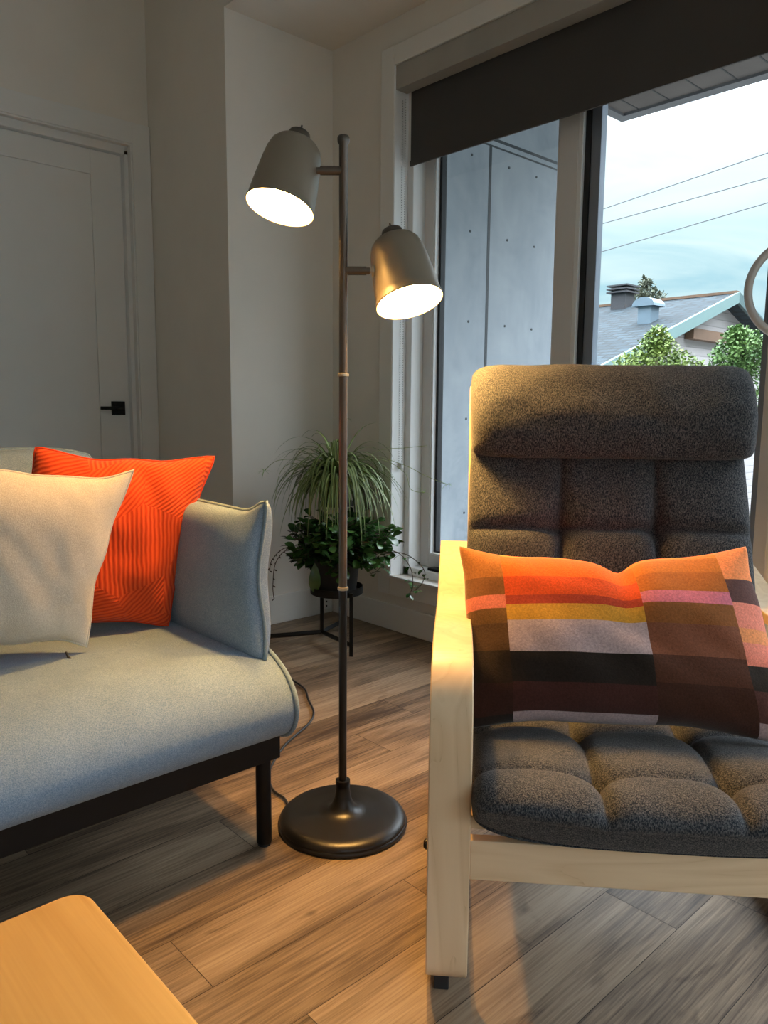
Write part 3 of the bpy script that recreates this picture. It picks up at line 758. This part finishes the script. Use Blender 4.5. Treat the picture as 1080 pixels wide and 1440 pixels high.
# colour block pillow on the chair
pm = Matrix.Translation((.874, .783, 0)) @ Matrix.Rotation(radians(-48), 4, 'Z')
def crease(u, v, U, W, N):
    d = math.exp(-((u - .50 - .04 * v) / .05) ** 2) * max(0, (v - .35) / .65) ** 1.3
    dip = math.exp(-((u - .53) / .16) ** 2) * max(0, v - .6) / .4
    return W * (-.020 * d - .012 * dip) - N * (.010 * d)
q = [pm @ V(p) for p in ((.030, .205, .402), (.632, .190, .398), (.575, .375, .742), (.004, .375, .728))]
cp = thing('lumbar_pillow', 'rectangular wool pillow in orange, pink and brown colour blocks on the armchair', 'pillow', tuple(pm @ V((.32, .22, .41))))
bm, P = quad_pillow(*q, .075, .055, (.012, .030), crease=crease, nseed=13, wr=.006, n=64, p=2.6, q=1.6)
obj('cover', bm, 'plaid', cp, smooth=True)

# ------------------------------------------------------------------ plant stand and plants
ps = thing('plant_stand', 'black metal two tier plant stand in the corner by the window', 'plant stand', (2.0, 2.45, 0))
J, Lb, Bb, Fb = V((1.983, 2.531, .045)), V((1.72, 2.652, .045)), V((2.149, 2.602, .045)), V((1.954, 2.303, .045))
def bar(bm, a, b, r=.0085): tube(bm, [a, b], r * 1.2, 4)
bm = BM()
for e in (Lb, Bb, Fb): bar(bm, J, e)
obj('stretcher', bm, 'black_metal', ps)
for p, zt in ((Fb, .262), (J, .252), (Lb, .056), (Bb, .60)):
    bm = BM(); bar(bm, V((p.x, p.y, 0 if p is not J else .045)), V((p.x, p.y, zt))); obj('leg', bm, 'black_metal', ps)
T1C = (1.972, 2.418)
bm = BM(); lathe(bm, [(.0, .240), (.106, .240), (.109, .243), (.109, .272), (.106, .272), (.106, .246), (0, .246)], (*T1C, 0), n=48); bar(bm, V((Fb.x, Fb.y, .255)), V((T1C[0] - .01, T1C[1] - .10, .255)), .006)
obj('lower_tray', bm, 'black_metal', ps, autos=40)
T2C = (2.035, 2.495)
bm = BM(); lathe(bm, [(.0, .592), (.068, .592), (.070, .594), (.070, .612), (.067, .612), (.067, .598), (0, .598)], (*T2C, 0), n=40); bar(bm, V((Bb.x, Bb.y, .597)), V((T2C[0] + .05, T2C[1] + .045, .597)), .006)
obj('upper_tray', bm, 'black_metal', ps, autos=40)

def pot(root, c, z0, r0, r1, h):
    bm = BM(); lathe(bm, [(0, z0), (r0, z0), (r0 + .002, z0 + .004), (r1, z0 + h - .012), (r1 + .004, z0 + h - .012), (r1 + .004, z0 + h), (r1 - .004, z0 + h), (r1 - .006, z0 + h - .02), (0, z0 + h - .02)], (*c, 0), n=40)
    p = obj('pot', bm, 'pot', root, autos=40)
    bm = BM(); lathe(bm, [(r1 - .005, z0 + h - .018), (r1 * .5, z0 + h - .012), (0, z0 + h - .010)], (*c, 0), n=24, cap0=False); obj('soil', bm, 'soil', p)

def blade(bm, uvl, base, az, el, L, w, sag, n=9, twist=0):
    """arching strap leaf with a folded midrib"""
    p = V(base); d = V((cos(az) * cos(el), sin(az) * cos(el), sin(el))); st = L / n; prev = None
    for i in range(n + 1):
        t = i / n
        side = d.cross(V((0, 0, 1)))
        if side.length < 1e-3: side = V((sin(az), -cos(az), 0))
        side.normalize(); nr = side.cross(d).normalized()
        ww = w * (min(1, .55 + 2 * t) if t < .3 else 1) * (1 - max(0, t - .45) / .56) ** .8
        row = [bm.verts.new(p - side * ww + nr * ww * .35), bm.verts.new(p), bm.verts.new(p + side * ww + nr * ww * .35)]
        if prev:
            for k in range(2):
                f = bm.faces.new((prev[0][k], prev[0][k + 1], row[k + 1], row[k]))
                for l, (uu, tt) in zip(f.loops, ((k / 2, prev[1]), ((k + 1) / 2, prev[1]), ((k + 1) / 2, t), (k / 2, t))): l[uvl].uv = (uu, tt)
        prev = (row, t)
        p = p + d * st
        d = (d + V((0, 0, -1)) * sag * st / L * (1 + 1.2 * t)).normalized()
        if p.x > 2.31: p.x = 2.31
        if p.y > 2.88: p.y = 2.88
sp = thing('spider_plant', 'bushy striped spider plant in a black pot on the upper tier', 'plant', (*T2C, .598))
pot(sp, T2C, .599, .052, .062, .115)
bm = BM(); uvl = bm.loops.layers.uv.verify(); rnd = random.Random(11)
C0 = (T2C[0], T2C[1], .70)
for k in range(260):
    az = rnd.uniform(0, 2 * pi); el = radians(rnd.choice([rnd.uniform(0, 50), rnd.uniform(30, 80)])); L = rnd.uniform(.22, .40)
    b = (C0[0] + cos(az) * rnd.uniform(0, .035), C0[1] + sin(az) * rnd.uniform(0, .035), C0[2] + rnd.uniform(-.01, .03))
    blade(bm, uvl, b, az, el, L, rnd.uniform(.0040, .0070), rnd.uniform(1.5, 3.8), 12)
obj('foliage', bm, 'spider', sp, smooth=True)
bm = BM(); tube(bm, [(2.018, 2.505, .71), (2.012, 2.513, .77), (2.014, 2.512, .835)], [.009, .010, .0085], 10, ry=.006); obj('stalk', bm, 'spider_in', sp, smooth=True)
def runner(pts, tuft=True, r=.0013, mat='stem'):
    bm = BM(); pp = smooth_path(pts, 6); tube(bm, pp, r, 6); o = obj('runner', bm, mat, sp, smooth=True)
    if tuft:
        bm = BM(); uvl = bm.loops.layers.uv.verify()
        for k in range(9): blade(bm, uvl, pp[-1], rnd.uniform(0, 6.28), rnd.uniform(-.5, 1), rnd.uniform(.02, .05), .0016, 1.0, 4)
        obj('plantlet', bm, 'baby', o)
runner([(2.04, 2.48, .72), (2.12, 2.38, .80), (2.20, 2.26, .77), (2.25, 2.19, .73), (2.30, 2.11, .695)])
runner([(2.05, 2.47, .71), (2.14, 2.36, .79), (2.21, 2.27, .74), (2.23, 2.25, .67), (2.27, 2.21, .655)])
runner([(2.05, 2.47, .71), (2.14, 2.37, .82), (2.22, 2.27, .84), (2.27, 2.20, .85)], False)
runner([(2.02, 2.50, .71), (1.92, 2.58, .78), (1.85, 2.66, .78), (1.81, 2.70, .735)])
runner([(2.02, 2.50, .71), (1.90, 2.58, .77), (1.84, 2.62, .74), (1.815, 2.63, .62), (1.81, 2.63, .55)], False)

jp = thing('jade_plant', 'glossy round leaved trailing plant in a black pot on the lower tier', 'plant', (*T1C, .246))
pot(jp, T1C, .2465, .078, .096, .15)
def oval_leaf(bm, p, d, nrm, L, W):
    d = d.normalized(); side = d.cross(nrm)
    if side.length < 1e-3: side = d.cross(V((1, 0, 0)))
    side.normalize(); nr = side.cross(d).normalized()
    th = .0012; prof = [(0, .12), (.2, .62), (.45, .95), (.68, 1.0), (.88, .7), (1, .12)]
    top = []
    for t, w in prof:
        c = p + d * L * t + nr * (-.10 * L * (t - .5) ** 2 * 4)
        top.append((bm.verts.new(c - side * W * w + nr * W * .22 * w), bm.verts.new(c), bm.verts.new(c + side * W * w + nr * W * .22 * w)))
    for A, B in zip(top, top[1:]):
        for k in range(2): bm.faces.new((A[k], A[k + 1], B[k + 1], B[k]))
bm = BM(); rnd = random.Random(5)
cj = V((T1C[0] + .025, T1C[1] - .01, .44))
def inroom(p): return V((min(p.x, 2.30), min(p.y, 2.86), p.z))
stems = []
for k in range(150):
    az = rnd.uniform(0, 2 * pi); el = rnd.uniform(-.95, 1.2); R = rnd.uniform(.13, .25)
    tip = inroom(cj + V((cos(az) * cos(el) * R * 1.02, sin(az) * cos(el) * R * 1.02, sin(el) * R * .62)))
    if tip.z > .615: tip.z = .615 - rnd.uniform(0, .05)
    root = V((T1C[0] + rnd.uniform(-.05, .05), T1C[1] + rnd.uniform(-.05, .05), .385))
    mid = root.lerp(tip, .5) + V((0, 0, .04)); stems.append((root, mid, tip))
    n = 9
    for j in range(n):
        t = .40 + .62 * j / n
        q = root * (1 - t) ** 2 + mid * 2 * t * (1 - t) + tip * t * t
        dv = V((cos(az + rnd.uniform(-1.3, 1.3)), sin(az + rnd.uniform(-1.3, 1.3)), rnd.uniform(-.5, .8)))
        oval_leaf(bm, inroom(q), dv, V((rnd.uniform(-.6, .6), rnd.uniform(-.6, .6), 1)), rnd.uniform(.036, .060), rnd.uniform(.012, .021))
oval_leaf(bm, V((1.868, 2.43, .375)), V((-.06, -.06, -1)), V((-.6, -.75, .1)), .12, .024)
obj('foliage', bm, 'jade', jp, smooth=True)
bm = BM()
for a, b, c in stems: tube(bm, [a, b, c], [.003, .0022, .0012], 5)
obj('stems', bm, 'dry', jp, smooth=True)
def trail(pts, leafy, mat='dry'):
    bm = BM(); pp = smooth_path(pts, 6); tube(bm, pp, .0018, 5); o = obj('trailing_stem', bm, mat, jp, smooth=True)
    bm = BM()
    for q in pp[len(pp) // 3::2]:
        if leafy: oval_leaf(bm, inroom(V(q)), V((rnd.uniform(-1, 1), rnd.uniform(-1, 1), rnd.uniform(-.8, .3))), V((0, 0, 1)), rnd.uniform(.025, .045), .009)
        else: oval_leaf(bm, V(q), V((rnd.uniform(-1, 1), rnd.uniform(-1, 1), -.6)), V((0, 1, 0)), .014, .003)
    obj('leaves', bm, 'jade' if leafy else 'dry', o, smooth=True)
trail([(2.05, 2.38, .40), (2.14, 2.26, .42), (2.18, 2.20, .36), (2.19, 2.19, .28), (2.18, 2.20, .24)], True)
trail([(2.06, 2.38, .40), (2.17, 2.24, .41), (2.22, 2.16, .35), (2.215, 2.16, .29), (2.19, 2.19, .25)], True)
trail([(1.92, 2.47, .40), (1.84, 2.56, .42), (1.81, 2.62, .36), (1.80, 2.63, .26), (1.805, 2.63, .20)], False)
trail([(1.92, 2.47, .40), (1.82, 2.55, .43), (1.78, 2.60, .38), (1.77, 2.61, .33)], False)

# ------------------------------------------------------------------ outdoors
struct('wall_balcony', boxes((2.62, 4.13, 2.70, 2.90, -.2, 2.749)), 'panel', 'blue grey cement panel wall of the balcony seen through the left pane', 'wall')
bm = boxes((3.215, 3.235, 2.6985, 2.7005, -.2, 2.344), (2.62, 4.13, 2.6985, 2.7005, 2.343, 2.352), (2.62, 4.13, 2.6985, 2.7005, 2.375, 2.390))
struct('trim_4', bm, 'joint', 'dark joints between the cement panels outside', 'panel joint')
bm = BM()
for x in (2.80, 3.08, 3.38, 3.62, 3.92):
    for z in (.45, .95, 1.45, 1.90, 2.27):
        lathe(bm, [(.007, 0), (.006, .003), (0, .003)], (x, 2.70, z), (0, -1, 0), 10)
struct('trim_5', bm, 'joint', 'small dark screw heads on the cement panels outside', 'screws')
bm = BM(); box(bm, 2.605, 4.378, .60, 2.644, 2.75, 2.95)
s = struct('ceiling_balcony', bm, 'soffit', 'brown boarded soffit over the balcony at the top of the window', 'soffit')
bm = BM()
for k in range(10): box(bm, 2.61, 4.32, 2.50 - k * .19, 2.508 - k * .19, 2.748, 2.7505)
obj('board_joints', bm, 'gasket', s)
bm = boxes((4.32, 4.40, .60, 2.66, 2.735, 2.96), (2.605, 4.32, 2.60, 2.66, 2.735, 2.96)); obj('edge_trim', bm, 'fascia', s)
struct('floor_balcony', boxes((2.605, 4.4, -3.0, 2.9, -.22, -.04)), 'deck', 'grey concrete balcony floor outside the window', 'balcony floor')
struct('ground', boxes((4.6, 70, -40, 70, -3.2, -3.0)), 'ground', 'grey gravel yard below the window', 'ground')

# neighbour house: ridge along Y, gable toward the viewer's right
hs = thing('house', 'neighbouring house with blue grey shingle roof beyond the window', 'house', (20.7, 10.5, -3.0))
ax, az, gy, sl = 20.681, 4.058, 8.925, .337
yb = 14.2
def roof_bm(side):
    bm = BM(); w = 8.2 if side < 0 else 6.5; t = .16
    pts = [(ax, az), (ax + side * w, az - sl * w)]
    vs = []
    for y in (gy - .05, yb):
        for (x, z) in pts:
            vs.append(bm.verts.new((x, y, z))); vs.append(bm.verts.new((x, y, z - t)))
    a = vs
    for f in ((0, 2, 6, 4), (1, 5, 7, 3), (0, 1, 3, 2), (4, 6, 7, 5), (2, 3, 7, 6), (0, 4, 5, 1)): bm.faces.new([a[i] for i in f])
    return bm
for sd in (-1, 1): obj('roof', roof_bm(sd), 'shingle', hs)
bm = BM(); box(bm, ax - .10, ax + .10, gy - .05, yb, az - .02, az + .05); obj('ridge_cap', bm, 'cedar', hs)
# gable wall
bm = BM()
gw = gy + .40
xs0, xs1 = ax - 5.6, ax + 5.2
prof = [(xs0, -3), (xs1, -3), (xs1, az - .18 - sl * 5.2), (ax, az - .18), (xs0, az - .18 - sl * 5.6)]
f0 = [bm.verts.new((x, gw, z)) for x, z in prof]; f1 = [bm.verts.new((x, yb - .4, z)) for x, z in prof]
bm.faces.new(f0); bm.faces.new(f1[::-1])
for k in range(5): bm.faces.new((f0[k], f0[(k + 1) % 5], f1[(k + 1) % 5], f1[k]))
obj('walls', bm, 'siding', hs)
def barge(side, w):
    bm = BM(); vs = []
    for y in (gy - .10, gy - .02):
        for x, z in ((ax, az + .02), (ax + side * w, az + .02 - sl * w), (ax + side * w, az - .26 - sl * w), (ax, az - .26)): vs.append(bm.verts.new((x, y, z)))
    for f in ((0, 1, 2, 3), (7, 6, 5, 4), (0, 4, 5, 1), (1, 5, 6, 2), (2, 6, 7, 3), (3, 7, 4, 0)): bm.faces.new([vs[i] for i in f])
    return bm
obj('barge_board', barge(-1, 8.25), 'teal', hs); obj('barge_board', barge(1, 6.5), 'darkteal', hs)
obj('beam', boxes((ax - 1.9, ax + .1, gw - .25, gw - .02, az - 1.28, az - 1.02)), 'cedar', hs)
c = obj('chimney', boxes((20.05, 20.55, 11.75, 12.2, 3.6, 4.42)), 'chimney', hs)
bm = BM()
for k in range(3): box(bm, 19.95, 20.65, 11.65, 12.3, 4.30 + k * .09, 4.34 + k * .09)
obj('cowl', bm, 'chimney', c)
c = obj('roof_vent', boxes((17.95, 18.35, 9.80, 10.15, 3.0, 3.62)), 'tin', hs)
bm = BM()
for k in range(9):
    a0 = pi * k / 9; a1 = pi * (k + 1) / 9
pts = [(cos(pi * k / 10) * .30, sin(pi * k / 10) * .22) for k in range(11)]
lo = [bm.verts.new((17.86, 9.975 + y, 3.56 + z)) for y, z in pts]; hi = [bm.verts.new((18.42, 9.975 + y, 3.56 + z)) for y, z in pts]
bm.faces.new(lo); bm.faces.new(hi[::-1])
for k in range(11): bm.faces.new((lo[k], lo[(k + 1) % 11], hi[(k + 1) % 11], hi[k]))
obj('hood', bm, 'tin', c)
bm = boxes((ax - 8.3, ax - 8.1, gy - .05, yb, az - sl * 8.2 - .20, az - sl * 8.2 - .02)); obj('gutter', bm, 'darkteal', hs)

def leaf_cloud(blobs, n, size, seed):
    bm = BM(); rnd = random.Random(seed)
    for k in range(n):
        cx, cy, cz, rx, rz = blobs[rnd.randrange(len(blobs))]
        while True:
            p = V((rnd.uniform(-1, 1), rnd.uniform(-1, 1), rnd.uniform(-1, 1)))
            if .25 < p.length < 1: break
        p = V((cx + p.x * rx, cy + p.y * rx, cz + p.z * rz))
        d = V((rnd.uniform(-1, 1), rnd.uniform(-1, 1), rnd.uniform(-.7, .9))).normalized(); s = d.cross(V((rnd.uniform(-1, 1), rnd.uniform(-1, 1), 1))).normalized()
        L = size * rnd.uniform(.6, 1.3); W = L * .34
        v = [bm.verts.new(p), bm.verts.new(p + d * L * .5 + s * W), bm.verts.new(p + d * L), bm.verts.new(p + d * L * .5 - s * W)]
        bm.faces.new(v)
    return bm
def tree(name, label, base, blobs, n, size, mat, seed, r, forks):
    t = thing(name, label, 'tree', base, group=None)
    obj('foliage', leaf_cloud(blobs, n, size, seed), mat, t)
    bm = BM(); top = blobs[0]
    tube(bm, [base, ((base[0] + top[0]) / 2, (base[1] + top[1]) / 2, (base[2] + top[2]) / 2), (top[0], top[1], top[2])], [r, r * .8, r * .4], 8)
    for b in blobs[1:]: tube(bm, [((base[0] + top[0]) / 2, (base[1] + top[1]) / 2, (base[2] + top[2]) / 2), (b[0], b[1], b[2])], [r * .5, r * .2], 6)
    obj('trunk', bm, 'bark', t)
tree('leafy_tree', 'yellow green tree in front of the house, left of the other', (12.45, 6.55, -3.0),
     [(12.42, 6.64, 1.85, .42, .45), (12.10, 6.85, 1.65, .40, .35), (12.75, 6.35, 1.62, .42, .38), (12.40, 6.62, 2.15, .22, .26), (12.25, 6.8, .9, .5, .7)], 7000, .065, 'shrub_a', 3, .09, 3)
tree('leafy_tree', 'green tree in front of the house beside the ring', (13.4, 5.72, -3.0),
     [(13.45, 5.66, 2.0, .40, .42), (13.3, 5.78, 1.80, .34, .40), (13.62, 5.52, 1.95, .36, .42), (13.36, 5.72, 2.26, .15, .18), (13.55, 5.5, 1.0, .5, .7)], 7000, .065, 'shrub_b', 4, .09, 3)
tree('distant_tree', 'small olive tree rising behind the roof of the house', (42.75, 23.7, -3.0),
     [(42.75, 23.7, 7.9, .75, .55), (42.4, 23.95, 7.6, .6, .45), (43.2, 23.3, 7.5, .6, .5), (42.72, 23.72, 8.4, .35, .35), (42.8, 23.6, 6.9, 1.1, .5)], 1500, .20, 'tree_far', 5, .12, 3)
for k, (a, b, lab) in enumerate((((14.554, 9.287, 5.112), (14.554, 5.887, 5.502), 'topmost of the three power lines across the sky'),
                      ((14.518, 9.266, 4.818), (14.518, 5.842, 5.069), 'middle of the three power lines across the sky'),
                      ((14.446, 9.225, 4.230), (14.446, 5.783, 4.627), 'lowest of the three power lines across the sky'))):
    a, b = V(a), V(b); d = b - a; bm = BM()
    tube(bm, [a - d * 1.5, a, b, b + d * 2], .009, 6)
    tag(obj('power_line', bm, 'wire'), lab, 'power line', 'power lines')

# ------------------------------------------------------------------ sky and camera
w = bpy.data.worlds.new('World'); SC.world = w; w.use_nodes = True; nt = w.node_tree; nt.nodes.clear()
out = nt.nodes.new('ShaderNodeOutputWorld'); bg = nt.nodes.new('ShaderNodeBackground')
tc = nt.nodes.new('ShaderNodeTexCoord'); sep = nt.nodes.new('ShaderNodeSeparateXYZ'); lk(nt, tc.outputs['Generated'], sep.inputs[0])
mp = nt.nodes.new('ShaderNodeMapping'); mp.inputs['Scale'].default_value = (1.6, 1.6, 7.0); lk(nt, tc.outputs['Generated'], mp.inputs[0])
n1 = noise_tex(nt, mp.outputs[0], 1.9, 5, .55, 1.2)
grad = ramp(nt, sep.outputs[2], [(0.0, (.24, .40, .48)), (.10, (.22, .40, .50)), (.20, (.40, .56, .61)), (.30, (.66, .78, .82)), (.45, (5.1, 5.5, 6.2)), (1.0, (6.8, 7.4, 8.4))])
cl = ramp(nt, n1, [(.38, (0, 0, 0)), (.60, (1, 1, 1))])
mx = nd(nt, 'ShaderNodeMix', data_type='RGBA'); lk(nt, cl.outputs[0], mx.inputs[0]); lk(nt, grad.outputs[0], mx.inputs[6]); 
wh = ramp(nt, sep.outputs[2], [(0, (.40, .54, .58)), (.12, (.45, .58, .61)), (.22, (.59, .69, .71)), (.30, (.72, .82, .84)), (.5, (4.8, 5.1, 5.6))]); lk(nt, wh.outputs[0], mx.inputs[7])
lk(nt, mx.outputs[2], bg.inputs[0]); bg.inputs[1].default_value = 1.0
lk(nt, bg.outputs[0], out.inputs[0])

yaw, pit, rol = .746295, -.134042, .0082284
f = V((sin(yaw) * cos(pit), cos(yaw) * cos(pit), sin(pit))); r0 = V((cos(yaw), -sin(yaw), 0)); u0 = r0.cross(f)
r = r0 * cos(rol) + u0 * sin(rol); u = -r0 * sin(rol) + u0 * cos(rol)
cam = bpy.data.cameras.new('camera'); co = bpy.data.objects.new('camera', cam); COL.objects.link(co)
cam.sensor_fit = 'VERTICAL'; cam.sensor_height = 36; cam.sensor_width = 27; cam.lens = 36 * 1079.37 / 1440; cam.clip_start = .02; cam.clip_end = 300
co.matrix_world = Matrix(((r.x, u.x, -f.x, 0), (r.y, u.y, -f.y, 0), (r.z, u.z, -f.z, 1.0), (0, 0, 0, 1)))
SC.camera = co
SC.view_settings.view_transform = 'Standard'; SC.view_settings.look = 'None'; SC.view_settings.gamma = 1; SC.view_settings.exposure = 0.85
SC.view_settings.use_curve_mapping = False
cy = SC.cycles
cy.use_denoising = True; cy.max_bounces = 10; cy.diffuse_bounces = 6; cy.glossy_bounces = 4; cy.transparent_max_bounces = 12
cy.sample_clamp_indirect = 6; cy.caustics_reflective = False; cy.caustics_refractive = False
